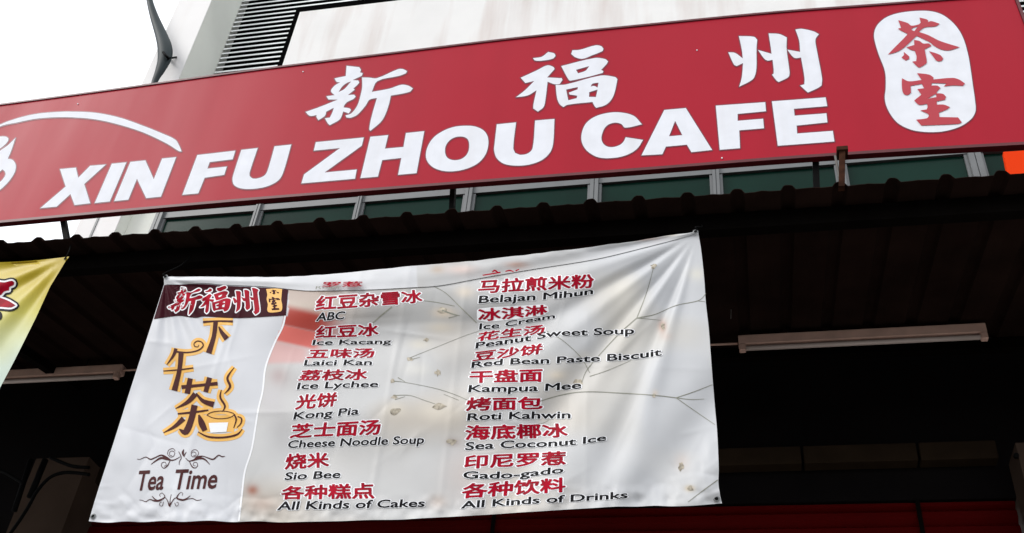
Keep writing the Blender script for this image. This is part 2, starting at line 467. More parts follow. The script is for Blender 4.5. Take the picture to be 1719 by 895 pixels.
# ------------------------------------------------------------------ the red sign
YS = 3.30
sg = thing('shop_sign', at(860, 300, YS), 'long red signboard with white lettering and a white tea seal above the awning', 'sign')
top = [(-420, 229), (-200, 202), (0, 177.6), (215, 149), (430, 119.5), (645, 93), (860, 67), (1075, 45), (1290, 24), (1450, 12), (1610, 0), (1701, -6)]
bot = [(-420, 405), (-200, 389), (0, 371), (215, 351), (430, 332), (645, 315), (860, 298.5), (1075, 282.5), (1290, 265.5), (1505, 251), (1719, 239), (1792, 234)]
def resample(pts, n):
    q = spline(pts, 8); L = [0]
    for a, b in zip(q, q[1:]): L.append(L[-1] + math.dist(a, b))
    out = []; j = 0
    for i in range(n):
        t = L[-1] * i / (n - 1)
        while j < len(q) - 2 and L[j+1] < t: j += 1
        w = (t - L[j]) / max(1e-9, L[j+1] - L[j]); w = min(1, max(0, w))
        out.append(tuple(a + (b - a) * w for a, b in zip(q[j], q[j+1])))
    return out
T = resample(top, 60); B = resample(bot, 60)
V = []; Fc = []
for i in range(60):
    for j in range(5):
        u = j / 4; p = at(T[i][0] + (B[i][0]-T[i][0])*u, T[i][1] + (B[i][1]-T[i][1])*u, YS); V.append(p)
for i in range(59):
    for j in range(4): Fc.append((i*5+j, (i+1)*5+j, (i+1)*5+j+1, i*5+j+1))
nv = len(V); V += [v + Vector((0, .024, 0)) for v in V]
Fc += [tuple(q + nv for q in f[::-1]) for f in Fc]
ringi = [i*5 for i in range(60)] + [59*5+j for j in range(1, 5)] + [i*5+4 for i in range(58, -1, -1)] + [j for j in range(3, 0, -1)]
Fc += [(ringi[k], ringi[k-1], ringi[k-1] + nv, ringi[k] + nv) for k in range(len(ringi))]
link('sign_panel', V, Fc, m_red, sg)
def rail(pts, name, drop, y0=-.012, y1=.02):
    q = MB(); pp = [at(a, b, YS) for a, b in pts]
    for a, b in zip(pp, pp[1:]):
        d = Vector((0, 0, drop))
        q.hexa([a+Vector((0,y0,0)), b+Vector((0,y0,0)), b+Vector((0,y1,0)), a+Vector((0,y1,0)),
                a+d+Vector((0,y0,0)), b+d+Vector((0,y0,0)), b+d+Vector((0,y1,0)), a+d+Vector((0,y1,0))])
    q.build(name, m_trim, sg)
rail(T, 'top_trim', .012, -.006, .026); 
rail([(a, b) for a, b in B], 'bottom_trim', -.016, -.004, .026)
pe = [T[-1], B[-1]]
q = MB(); a, b = at(*T[-1], YS), at(*B[-1], YS)
q.hexa([a+Vector((.001,-.006,0)), a+Vector((.014,-.006,0)), a+Vector((.014,.026,0)), a+Vector((.001,.026,0)), b+Vector((.001,-.006,0)), b+Vector((.014,-.006,0)), b+Vector((.014,.026,0)), b+Vector((.001,.026,0))])
q.build('end_trim', m_trim, sg)
def on_sign(v2, d): return [at(x, y, YS) + Vector((0, -d, 0)) for x, y in v2]
def sign_shape(name, rings, mat=m_letter, grow=1.7, outmat=m_outline, d=.0022, label=None):
    v, f = fill2d(rings); o = link(name, on_sign(v, d), f, mat, sg)
    if grow:
        v, f = fill2d(rings, grow); link('letter_outline', on_sign(v, d - .001), f, outmat, o)
    return o
def zc(pts, ox, oy, s): return [(ox + x / s, oy + y / s) for x, y in pts]
z6 = lambda p: zc(p, 0, 180, 4.972); z7 = lambda p: zc(p, 300, 220, 5.056)
z8 = lambda p: zc(p, 600, 180, 4.775); z9 = lambda p: zc(p, 960, 150, 3.737)
LET = [
 ([z6([(503,520),(635,508),(655,592),(755,492),(885,482),(705,645),(755,805),(625,820),(590,728),(475,833),(340,845),(550,665)])], 0),
 ([z6([(935,475),(1057,463),(918,790),(793,803)])], 0),
 ([z6([(1090,460),(1215,447),(1285,605),(1355,432),(1472,420),(1345,750),(1222,762),(1145,600),(1073,775),(955,787)])], 0),
 ([z7([(160,207),(482,170),(460,243),(265,267),(245,322),(410,305),(388,375),(222,400),(168,532),(33,545)])], 0),
 ([z7([(533,163),(672,148),(605,350),(603,385),(630,406),(680,403),(730,380),(755,340),(815,133),(957,118),(890,350),(850,420),(760,470),(650,493),(540,492),(475,465),(458,420),(465,375)])], 48),
 ([z7([(1165,98),(1572,58),(1555,128),(1240,355),(1512,330),(1498,408),(1043,448),(1065,372),(1370,148),(1148,170)])], 0),
 ([z8([(105,240),(248,227),(222,335),(370,322),(390,210),(537,195),(475,532),(327,545),(353,410),(200,427),(165,560),(25,572)])], 0),
 ([z8([(860,152),(940,157),(1010,188),(1045,240),(1049,310),(1026,385),(970,450),(880,495),(770,517),(670,510),(590,472),(552,410),(560,330),(610,248),(695,190),(780,160)]),
   z8([(830,238),(880,255),(897,300),(885,370),(840,415),(775,428),(722,408),(703,360),(715,300),(765,252)])], 80),
 ([z8([(1118,140),(1272,125),(1250,330),(1265,370),(1310,385),(1370,372),(1405,330),(1425,110),(1580,97),(1570,290),(1548,360),(1490,420),(1400,458),(1290,472),(1180,458),(1118,412),(1097,350),(1100,300)])], 48),
 ([z9([(440,222),(335,243),(310,220),(265,212),(215,235),(188,290),(190,330),(215,358),(255,365),(300,352),(325,330),(338,303),(447,320),(410,375),(350,412),(270,432),(170,430),(100,392),(65,340),(62,280),(90,215),(150,172),(230,150),(310,148),(390,170)])], 55),
 ([z9([(580,132),(715,120),(880,383),(750,397),(722,350),(590,362),(568,410),(437,417)]), z9([(648,200),(693,290),(610,297)])], 0),
 ([z9([(903,105),(1213,83),(1218,140),(1040,157),(1040,200),(1200,187),(1205,247),(1050,260),(1055,372),(928,382)])], 0),
 ([z9([(1255,78),(1592,53),(1602,108),(1393,125),(1397,168),(1597,153),(1603,210),(1410,230),(1413,280),(1637,263),(1647,330),(1292,357)])], 0)]
for rings, sharp in LET:
    sign_shape('letter', [round_ring(r, sharp) if sharp else r for r in rings])
a1 = lambda p: zc(p, 500, 90, 6.391); a2 = lambda p: zc(p, 850, 60, 6.391); a3 = lambda p: zc(p, 1200, 30, 6.391)
a4 = lambda p: zc(p, 1450, 10, 8.138); a5 = lambda p: zc(p, 1450, 110, 7.457); a6 = lambda p: zc(p, 0, 215, 7.783)
XIN = [a1([(525,135),(600,143),(660,150),(677,180),(668,205),(697,215),(688,240),(640,265),(590,288),(650,293),(660,315),(640,340),(597,378),(612,392),(540,448),(605,445),(622,465),(600,490),(530,525),(500,560),(492,582),(555,592),(572,610),(548,646),(488,625),(465,690),(440,720),(345,772),(325,755),(292,698),(345,690),(370,640),(388,585),(305,628),(297,665),(270,690),(222,718),(200,680),(205,664),(130,672),(85,630),(240,575),(430,498),(330,497),(308,462),(395,450),(375,432),(358,410),(362,388),(400,345),(455,312),(420,308),(395,272),(420,265),(515,245)]),
       a1([(572,304),(500,385),(438,417),(480,355),(530,318)]),
       a1([(690,260),(770,262),(850,268),(1075,172),(1125,170),(1172,192),(1160,215),(1080,245),(855,300),(795,415),(985,380),(1115,338),(1190,350),(1235,378),(1200,415),(1000,455),(975,560),(930,680),(885,745),(780,833),(768,815),(790,690),(850,480),(770,500),(730,560),(640,660),(570,692),(525,690),(512,668),(575,645),(640,560),(672,460),(692,360)])]
FU = [a2([(288,245),(380,230),(450,178),(515,195),(528,222),(500,250),(400,270),(310,270)]),
      a2([(155,455),(330,375),(440,322),(505,340),(518,362),(440,452),(595,460),(603,480),(572,524),(520,525),(443,498),(420,690),(400,770),(340,818),(290,785),(292,740),(325,590),(230,645),(105,664),(200,590),(300,490),(205,512)]),
      a2([(710,160),(790,155),(960,107),(1020,118),(1042,145),(1030,170),(920,215),(820,252),(740,235),(697,200)]),
      a2([(590,330),(950,243),(1060,255),(1092,280),(1075,310),(1018,370),(1042,385),(1030,405),(690,487),(665,470)]), a2([(748,370),(890,330),(850,380),(770,408)]),
      a2([(530,532),(640,527),(1010,432),(1165,447),(1192,470),(1160,620),(1120,700),(1060,750),(965,778),(945,755),(925,715),(660,745),(612,770),(570,735),(545,670)]),
      a2([(642,582),(768,555),(765,580),(672,615),(680,635),(762,648),(755,675),(665,697)]), a2([(925,520),(990,508),(980,560),(940,543),(905,550)]), a2([(890,610),(980,582),(962,662),(887,660)])]
ZHOU = [a3([(258,200),(420,208),(455,240),(447,330),(447,520),(435,610),(400,670),(262,743),(290,640),(303,490),(235,522),(205,505),(145,374),(215,380),(300,440),(290,350)]),
        a3([(577,172),(690,178),(772,215),(770,340),(800,570),(798,625),(775,650),(685,693),(660,675),(615,615),(632,595),(620,455),(560,462),(520,430),(465,350),(608,390),(600,320)]),
        a3([(865,130),(930,122),(1060,150),(1117,180),(1080,235),(1090,330),(1150,650),(1145,730),(1110,755),(1000,806),(980,790),(915,730),(960,718),(962,650),(925,430),(865,437),(830,415),(778,346),(915,370),(905,250)])]
CHA = [a4([(470,205),(600,245),(650,280),(750,262),(778,240),(760,170),(860,195),(880,215),(875,235),(920,218),(1035,255),(980,290),(830,305),(750,365),(880,410),(1040,490),(1310,575),(1200,610),(1130,620),(1040,600),(945,546),(905,510),(720,420),(560,570),(460,635),(330,675),(400,600),(540,460),(600,395),(500,345),(465,320),(510,310)]),
       a4([(740,290),(690,355),(650,340),(665,315)]),
       a4([(685,475),(760,490),(810,524),(890,524),(922,556),(830,605),(860,770),(850,800),(760,855),(730,840),(660,770),(715,765),(720,700),(695,625),(640,610),(580,575),(690,545)]),
       a4([(545,638),(620,700),(618,735),(570,757),(515,715),(550,680)]), a4([(890,628),(1040,680),(1085,730),(1060,765),(1000,765),(960,720)])]
SHI = [a5([(665,105),(820,125),(872,160),(870,185),(1110,165),(1190,185),(1265,235),(1240,265),(1120,260),(1000,272),(1035,235),(850,230),(845,262),(920,262),(958,290),(910,345),(915,358),(990,365),(1028,400),(1015,440),(960,450),(910,460),(915,500),(1000,500),(1078,530),(1040,560),(940,600),(945,655),(1180,660),(1225,720),(1190,740),(720,762),(655,688),(790,670),(815,640),(805,618),(705,572),(785,560),(798,530),(790,490),(690,502),(630,448),(720,375),(670,305),(755,295),(725,240),(585,265),(590,350),(555,378),(520,378),(490,350),(475,250),(478,170),(565,208),(722,190)]),
       a5([(900,365),(910,405),(795,425)])]
smooth = lambda rings, s=50: [round_ring(r, s, 4) for r in rings]
for ch in (XIN, FU, ZHOU): sign_shape('chinese_character', smooth(ch))
SEAL = [(1485.6,121),(1474.6,91),(1467.5,65),(1468.4,51.8),(1475,40),(1490.5,28.4),(1514,21.7),(1545,18.8),(1566.7,20.4),(1585,27.2),(1603.6,43.2),(1616,62.8),(1624.5,90),(1629,115),(1633,143.5),(1637.4,176),(1637,189),(1629.7,201),(1611,213.5),(1586,220.8),(1562,222.6),(1537,220.4),(1521,215.3),(1505,205.5),(1491,186),(1485.3,167),(1486.8,148)]
seal = sign_shape('seal', [round_ring(SEAL, 80)])
for ch in (CHA, SHI):
    v, f = fill2d(smooth(ch)); link('chinese_character', on_sign(v, .0045), f, m_sealred, seal)
ARC = z6([(-250,290),(0,150),(150,95),(300,60),(450,45),(600,40),(800,50),(1000,90),(1200,160),(1350,220),(1465,275),(1500,330),(1517,372),(1495,370),(1400,310),(1200,215),(1000,150),(800,105),(600,88),(450,88),(300,100),(150,130),(0,165),(-250,310)])
sign_shape('emblem_arc', [round_ring(ARC, 50)])
LEAF = [a6([(-220,330),(-120,170),(0,118),(80,118),(112,140),(108,172),(60,230),(0,275),(-110,340)]),
        a6([(205,135),(150,300),(105,405),(165,420),(203,470),(210,520),(192,590),(120,700),(0,815),(-150,900),(-220,700),(-150,450),(0,305),(100,235)]),
        a6([(35,545),(65,570),(75,610),(50,660),(0,710),(-60,720),(-20,600)])]
sign_shape('emblem_flame', [round_ring(r, 60, 4) for r in LEAF])
for px, py in ((131, 175), (509, 121), (1212, 266), (1170, 85)):
    p = at(px, py, YS); MB().tube([p, p + Vector((0, -.004, 0))], .0035, 8).build('screw_head', m_letter, sg)
for px, py in ((80, 165), (1362, 16)):
    p = at(px, py, YS); MB().box((p.x-.012, YS+.02, p.z-.01), (p.x+.012, YS+.05, p.z+.022)).build('top_clip', m_black, sg)
# posts that carry the sign
def post(px0, py0, px1, py1, w, mat, name, dy=.03, parent=sg):
    a = at(px0, py0, YS + dy); b = at(px1, py1, YS + dy)
    return MB().hexa([b+Vector((-w,0,0)), b+Vector((w,0,0)), b+Vector((w,.03,0)), b+Vector((-w,.03,0)), a+Vector((-w,0,0)), a+Vector((w,0,0)), a+Vector((w,.03,0)), a+Vector((-w,.03,0))]).build(name, mat, parent)
post(102, 355, 112, 412, .013, m_black, 'support_post')
post(1369, 255, 1371, 320, .013, m_black, 'support_post')
post(760, 300, 757, 360, .011, m_black, 'support_post', .07)
b = post(1414, 250, 1413, 312, .012, m_rust, 'rusty_bracket', -.045)
p = at(1414, 250, YS - .05); MB().box((p.x-.022, p.y-.005, p.z-.008), (p.x+.022, p.y+.05, p.z+.012)).build('bracket_bolt', m_rust, b)
q = MB(); a = at(1402, 262, YS - .04); c = at(1411, 308, YS - .04)
q.tube([a, c], .005, 6).build('brace_rod', m_tin, b)

# orange panel seen between sign and awning at the right
oz = [at(1684, 255, 4.9), at(1760, 250, 4.9), at(1768, 290, 4.9), at(1692, 296, 4.9)]
o = MB().prism(oz, (0, .03, 0)).build('hanging_panel', m_orange, None, loc=oz[0]); tag(o, 'small bright orange panel at the upper windows beside the sign end', 'panel')

# curved pipe against the sky
hp = [(200,-220,4.2),(226,-130,4.2),(243,-60,4.5),(248,-25,5),(251,0,5.5),(259,28,7.5),(271,60,10.5),(277,82,12.5),(276,100,11.5),(269,118,8.5),(262,132,6),(256,148,4.5),(247,180,4.5),(238,205,4.5),(222,255,4.5)]
hq = spline(hp, 5); YH = YC - .12
pp = thing('drain_pipe', at(256, 148, YH), 'curved dark grey metal pipe with flared middle on the white corner column against the sky', 'pipe')
MB().tube([at(a, b, YH) for a, b, _ in hq], [r * .0047 for _, _, r in hq], 14, .6).build('pipe', m_pipe, pp, True)
c = at(284, 97, YH - .02)
q = MB(); q.tube([at(274, 88, YH - .05), at(281, 96, YH - .05), at(283, 98, YH - .02), at(284, 99, YC)], .011, 8); q.tube([at(282, 98, YH - .03), at(291, 97, YH + .05), at(296, 96, YC)], .008, 8)
q.build('bracket', m_black, pp, True)

# ------------------------------------------------------------------ fluorescent fittings
def fitting(x0, x1, y, z, label):
    t = thing('fluorescent_light', ((x0+x1)/2, y, z + .06), label, 'light fitting', 'unlit fluorescent lights under the awning')
    o = MB().box((x0, y - .022, z), (x1, y + .03, z + .055)).build('housing', m_fit, t); bevel(o, .005, 2)
    MB().tube([(x0 + .03, y - .01, z - .022), (x1 - .03, y - .01, z - .022)], .013, 12).build('tube', m_tube, t, True)
    for xx in (x0 + .018, x1 - .018):
        q = MB().box((xx - .016, y - .026, z - .04), (xx + .016, y + .006, z - .001)).build('lamp_holder', m_fit, t); bevel(q, .004, 1)
    for xx in (x0 + .25, x1 - .25):
        MB().tube([(xx, y, z + .055), (xx, y, z + .22)], .004, 6).build('hanging_rod', m_rope, t)
YLt = 4.55
pR0 = at(1240, 581, YLt); pR1 = at(1657, 562, YLt)
fitting(pR0.x, pR1.x, YLt, (pR0.z + pR1.z) / 2 + .0, 'unlit fluorescent light under the awning to the right of the menu banner')
pL = at(205, 625, YLt); fitting(pL.x - 1.2, pL.x, YLt, pL.z - .012, 'unlit fluorescent light under the awning between the yellow banner and menu banner')
a = at(1238, 577, YLt); b = at(205, 622, YLt)
o = MB().tube([b, (b + a) / 2 + Vector((0, 0, .004)), a], .006, 8).build('conduit', m_fit, None, True, loc=b); tag(o, 'thin pale conduit running between the two fluorescent lights behind the menu banner', 'conduit')
wv = [at(*p, 4.3) for p in spline([(1213, 400), (1212, 450), (1216, 480), (1226, 500), (1227, 535)], 5)]
o = MB().tube(wv, .003, 6).build('loose_wire', m_tin, None, True, loc=wv[0]); tag(o, 'thin loose wire dangling in the dark right of the menu banner', 'wire')

# ------------------------------------------------------------------ dim things at lower left
for pts, w, lab in (([(52, 772), (24, 858)], .014, 'thick black pipe standing left of the beige pillar'), ([(76, 772), (50, 835)], .017, 'short black pipe hanging before the beige pillar')):
    P = [at(a, b, 4.4) for a, b in pts]
    o = MB().tube(P, w, 10).build('black_pipe', m_black, None, True, loc=P[-1]); tag(o, lab, 'pipe')
for pts, lab in (([(150, 797), (128, 794), (104, 794), (82, 803), (62, 825), (48, 850), (30, 878), (10, 905)], 'black cable curving down across the beige pillar'),
                 ([(84, 768), (105, 777), (124, 783), (150, 785)], 'black cable sagging along the top of the beige pillar'),
                 ([(-10, 785), (15, 797), (40, 812)], 'black cable looping at the far left edge of the awning')):
    P = [at(a, b, 4.35) for a, b in spline(pts, 6)]
    o = MB().tube(P, .009, 8).build('cable', m_black, None, True, loc=P[0]); tag(o, lab, 'cable')
q = MB(); 
xa, xb, Yt = at(-90, 830, 5.1).x, at(52, 800, 5.1).x, 5.1
z = 3.6; k = 0
for i in range(14):
    zz = 3.6 + i * .075
    q.add([(xa, Yt + (.03 if i % 2 else 0), zz), (xb, Yt + (.03 if i % 2 else 0), zz), (xb, Yt + (0 if i % 2 else .03), zz + .075), (xa, Yt + (0 if i % 2 else .03), zz + .075)], [(0, 1, 2, 3)])
    q.add([(xa, Yt + .01 + (.03 if i % 2 else 0), zz), (xb, Yt + .01 + (.03 if i % 2 else 0), zz), (xb, Yt + .01 + (0 if i % 2 else .03), zz + .075), (xa, Yt + .01 + (0 if i % 2 else .03), zz + .075)], [(3, 2, 1, 0)])
o = q.build('tin_shutter', m_tin, None, loc=((xa + xb) / 2, Yt, 3.6)); tag(o, 'dull grey ribbed shutter of the neighbouring shop left of the beige pillar', 'shutter')

# ------------------------------------------------------------------ menu banner
import numpy as np
YB = 3.27
bn = thing('menu_banner', at(680, 870, YB), 'creased white vinyl menu banner with red and black dish names hanging from the awning', 'banner')
cT = [(278,466),(340,466),(420,466.5),(490,466),(560,461),(630,454.5),(700,447.5),(780,441),(860,432),(930,424),(1000,415),(1090,402.5),(1172,390)]
cB = [(149,875),(180,877.5),(210,875.5),(241,876.5),(275,874.5),(308,876),(350,874),(390,876.5),(430,875),(470,877),(510,876),(568,875),(620,873),(669,872.5),(710,870),(760,867.5),(828,863.5),(870,860.5),(904,858.5),(950,855.5),(994,853),(1035,850.5),(1070,850.5),(1100,849),(1126,850),(1163,849),(1212,845)]
cL = [(278,466),(274,482),(246,570),(220,650),(190,745),(163,828),(149,875)]
cR = [(1172,390),(1177,420),(1182,466),(1185,509),(1190,554),(1195,620),(1200,681),(1204,727),(1206.5,785),(1206,810),(1209,832),(1212,845)]
def hash2(i, j):
    n = (i * 374761393 + j * 668265263) & 0xffffffff
    n = ((n ^ (n >> 13)) * 1274126177) & 0xffffffff
    return ((n ^ (n >> 16)) & 0xffff) / 65535.0 - .5
def vnoise(x, y):
    i, j = math.floor(x), math.floor(y); fx, fy = x - i, y - j
    fx = fx*fx*(3-2*fx); fy = fy*fy*(3-2*fy)
    a, b, c, d = hash2(i, j), hash2(i+1, j), hash2(i, j+1), hash2(i+1, j+1)
    return (a + (b-a)*fx) * (1-fy) + (c + (d-c)*fx) * fy
def interp(x, pts):
    if x <= pts[0][0]: return pts[0][1]
    for a, b in zip(pts, pts[1:]):
        if x <= b[0]: return a[1] + (b[1]-a[1]) * (x-a[0]) / (b[0]-a[0])
    return pts[-1][1]
def smoothstep(a, b, x):
    t = min(1, max(0, (x-a)/(b-a))); return t*t*(3-2*t)
_rc = random.Random(21); CREASE = []
for _ in range(64):
    a_ = R(_rc.choice([_rc.uniform(95, 150), _rc.uniform(60, 110), _rc.uniform(-15, 20)]))
    CREASE.append((_rc.uniform(200, 1180), _rc.uniform(480, 850), math.cos(a_), math.sin(a_), _rc.uniform(25, 85), _rc.uniform(2.5, 6), _rc.choice([-1, 1]) * _rc.uniform(.0010, .0030)))
for _ in range(26):      # crumpled corners and lower edge
    a_ = R(_rc.uniform(0, 180)); c_ = _rc.choice([(195, 845), (1170, 800), (250, 855), (420, 850)])
    CREASE.append((c_[0] + _rc.uniform(-38, 38), c_[1] + _rc.uniform(-35, 25), math.cos(a_), math.sin(a_), _rc.uniform(12, 34), _rc.uniform(2, 3.5), _rc.choice([-1, 1]) * _rc.uniform(.0015, .0035)))
def wrinkle(x, y):
    """depth (metres towards the street) of the cloth at photo pixel x, y"""
    w = 0
    # pleats fanning out of the tied top right corner
    dx, dy = 1172 - x, y - 390; r = math.hypot(dx, dy); th = math.degrees(math.atan2(dy, dx))
    th2 = th + 3.0 * vnoise(r / 160., 3.3) * 2
    env = smoothstep(8, 130, r) * (1 - smoothstep(330, 640, r)) * smoothstep(3, 12, th) * (1 - smoothstep(66, 88, th))
    w += .012 * env * (math.sin(th2 * 2 * math.pi / 18.0 + .3) + .28 * math.sin(th2 * 2 * math.pi / 9.3 + 2))
    # shallow pleats at the top left corner
    dx, dy = x - 278, y - 470; r = math.hypot(dx, dy); th = math.degrees(math.atan2(dy, dx))
    w += .004 * smoothstep(5, 40, r) * (1 - smoothstep(60, 190, r)) * math.sin(th * 2 * math.pi / 19.0)
    # sagging swags across the middle: compressed rows in the printed menu
    sag = y + 30 * ((x - 620) / 330) ** 2 + .07 * (x - 600)
    mid = smoothstep(420, 520, x) * (1 - smoothstep(800, 1000, x))
    w += .019 * mid * (math.exp(-((sag - 515) / 26) ** 2) - .9 * math.exp(-((sag - 580) / 28) ** 2) + .6 * math.exp(-((sag - 690) / 38) ** 2) - .5 * math.exp(-((sag - 770) / 40) ** 2))
    # long diagonal folds lower right and lower left
    d = (x - 1000) * .80 + (y - 700) * .6
    w += .010 * smoothstep(740, 900, x) * smoothstep(520, 660, y) * (math.sin(d / 29.0) + .6 * math.sin(d / 15.5 + 1))
    d = (x - 360) * .78 - (y - 700) * .62
    w += .010 * (1 - smoothstep(430, 520, x)) * smoothstep(540, 640, y) * math.sin(d / 34.0)
    # broad billow and creases
    w += .020 * vnoise(x / 210., y / 150.) + .008 * vnoise(x / 80. + 9, y / 95.)
    w += .0018 * vnoise(x / 22. + 40, y / 26.) * (.35 + .65 * smoothstep(800, 850, y))
    for cx_, cy_, ca, sa, hl, wd, am in CREASE:
        ex, ey = x - cx_, y - cy_; al = ex * ca + ey * sa
        if -hl < al < hl:
            di = abs(-ex * sa + ey * ca)
            if di < 4 * wd: w += am * math.exp(-di / wd) * (1 - (al / hl) ** 2)
    for fx, fa in ((352, .0016), (566, .0016), (655, .0022), (762, .002), (985, .0014)):
        e = (x + (y - 650) * (fx - 1000) * -.0005 - fx) / 5.0
        if abs(e) < 3: w += fa * math.exp(-e * e)
    bo = interp(x, cB) - y
    hem = 1 - smoothstep(4, 55, bo)
    w += .0105 * hem * vnoise(x / 17. + 7, y / 15. + 2) + .004 * hem * vnoise(x / 7., y / 9.)
    ed = 1 - smoothstep(0, 60, interp(y, [(b, a) for a, b in cR]) - x)
    w += .010 * ed * smoothstep(690, 780, y) * vnoise(x / 14., y / 16. + 30)
    le = 1 - smoothstep(0, 70, x - interp(y, [(b, a) for a, b in cL]))
    w += .006 * le * vnoise(x / 20., y / 32. + 60)
    return w
def on_banner(x, y, d=0.0):
    return at(x, y, YB - wrinkle(x, y)) + Vector((0, -d, 0))
NU, NV = 330, 150
T = resample(cT, NU); B = resample(cB, NU); L = resample(cL, NV); Rr = resample(cR, NV)
# print of the cloth: a still-life photograph to the right of a white panel
edge = [(478,530),(473,550),(460,576),(445,616),(440,656),(432,691),(422,752),(410,792),(405,832),(400,875)]
def lerp3(a, b, t): return tuple(p + (q-p)*t for p, q in zip(a, b))
SPOTS = [ # x, y, rx, ry, colour, amount  (soft patches, the printed flower tints first)
 (1112,548,7,11,(.42,.20,.12),.7),(1118,565,10,7,(.55,.45,.40),.6),(1158,820,8,5,(.50,.38,.20),.8),(1100,660,5,5,(.7,.55,.4),.5),
 (1145,775,12,14,(.56,.46,.40),.45),(745,525,18,9,(.62,.50,.36),.7),(760,742,12,7,(.30,.22,.18),.7),(665,688,16,11,(.66,.60,.50),.7),(705,578,18,9,(.65,.6,.5),.6),
 (730,690,30,16,(.68,.62,.52),.6),(740,550,22,9,(.62,.55,.44),.6),(910,700,8,7,(.70,.6,.5),.5),(700,620,22,11,(.70,.68,.62),.5),(935,630,14,8,(.72,.62,.48),.6),
 (780,490,16,10,(.68,.58,.46),.6),(735,455,12,7,(.45,.32,.2),.8),(775,455,25,8,(.72,.50,.42),.7),(868,447,18,5,(.50,.24,.15),.8),(1080,402,24,4,(.50,.22,.13),.7),
 (1125,396,14,4,(.70,.58,.38),.5),(1170,460,14,11,(.72,.68,.56),.5),(980,600,10,10,(.72,.66,.56),.4),(1050,490,20,30,(.76,.72,.64),.4)]
SPOTS += [(500,645,34,26,(.40,.38,.37),.45),(560,715,60,18,(.41,.41,.41),.4),(640,790,75,24,(.42,.41,.40),.4),(600,660,60,14,(.43,.43,.43),.35),(770,800,34,48,(.40,.34,.31),.4),  # broad soft grey and grey-brown patches over the middle of the cloth
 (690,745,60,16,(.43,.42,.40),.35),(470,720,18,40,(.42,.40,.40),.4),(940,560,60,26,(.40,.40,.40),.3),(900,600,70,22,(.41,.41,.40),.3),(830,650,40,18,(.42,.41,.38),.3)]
def print_col(x, y):
    paper = (.565, .57, .59)
    xe = interp(y, [(b, a) for a, b in edge])
    if y < 531: xe = 484
    if x < xe: return paper
    n0 = vnoise(x/95. + 31, y/70. + 4); c = lerp3((.53, .525, .515), (.50, .45, .385), max(0, min(1, .15 + n0 * 1.5)))
    # beige plate and red berry slice near the left edge of the picture
    k = smoothstep(498, 485, y) if False else 0
    t = (1 - smoothstep(535, 640, x)) * (1 - smoothstep(520, 550, y + .10*(x-480)))
    c = lerp3(c, (.46, .36, .30), t * .85)
    t = smoothstep(640, 560, x) if False else (1 - smoothstep(600, 700, x)) * smoothstep(500, 512, y) * (1 - smoothstep(530, 552, y))
    c = lerp3(c, (.50, .42, .35), t * .6)
    yy = y - .22 * (x - 480)
    t = smoothstep(506, 521, yy) * (1 - smoothstep(543, 552, yy)) * (1 - smoothstep(530, 600, x))
    c = lerp3(c, (.36, .022, .008), t * .95)
    t = smoothstep(545, 549, yy) * (1 - smoothstep(572, 580, yy)) * (1 - smoothstep(528, 552, x + .3*(y-560)))
    c = lerp3(c, (.62, .10, .075), t * .92)
    t = smoothstep(572, 582, yy) * (1 - smoothstep(612, 622, yy + .25 * (x-450))) * (1 - smoothstep(505, 530, x))
    c = lerp3(c, (.62, .36, .34), t * .85)
    t = math.exp(-((x-468)/16)**2 - ((y-632)/16)**2); c = lerp3(c, (.40, .28, .27), t * .7)
    t = math.exp(-((x-455)/22)**2 - ((y-668)/26)**2); c = lerp3(c, (.55, .52, .53), t * .6)
    t = math.exp(-((x-424)/10)**2 - ((y-823)/9)**2); c = lerp3(c, (.32, .09, .04), t * .85)
    t = math.exp(-((x-440)/26)**2 - ((y-846)/14)**2); c = lerp3(c, (.45, .33, .27), t * .6)
    t = math.exp(-((x-790)/30)**2 - ((y-790)/40)**2); c = lerp3(c, (.55, .46, .43), t * .45)
    t = math.exp(-((x-735)/16)**2 - ((y-842)/12)**2); c = lerp3(c, (.45, .36, .30), t * .6)
    t = smoothstep(545, 640, x) * (1 - smoothstep(800, 920, x)) * smoothstep(474, 496, y) * (1 - smoothstep(540, 552, y + .05*(x-640)))  # soft darker grey band across the upper middle of the cloth
    c = lerp3(c, (.34, .335, .325), t * .75)
    # brighter backdrop of the printed picture to the right
    t = smoothstep(860, 1080, x); c = lerp3(c, lerp3((.525, .53, .54), (.52, .49, .43), max(0, min(1, n0 * 1.6))), t)
    n = vnoise(x/60. + 5, y/45.) ; c = tuple(max(0, q * (1 + .10 * n)) for q in c)
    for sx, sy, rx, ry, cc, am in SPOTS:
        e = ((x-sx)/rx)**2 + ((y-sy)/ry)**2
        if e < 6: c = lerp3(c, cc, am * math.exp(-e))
    return c
PX = []; V = []; colr = []
for i in range(NU):
    u = i / (NU - 1)
    for j in range(NV):
        v = j / (NV - 1)
        p = []
        for k in (0, 1):
            q = (1-v)*T[i][k] + v*B[i][k] + (1-u)*L[j][k] + u*Rr[j][k] - ((1-u)*(1-v)*T[0][k] + u*(1-v)*T[-1][k] + (1-u)*v*B[0][k] + u*v*B[-1][k])
            p.append(q)
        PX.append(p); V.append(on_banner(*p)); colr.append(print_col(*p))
Fc = [(i*NV+j, (i+1)*NV+j, (i+1)*NV+j+1, i*NV+j+1) for i in range(NU-1) for j in range(NV-1)]
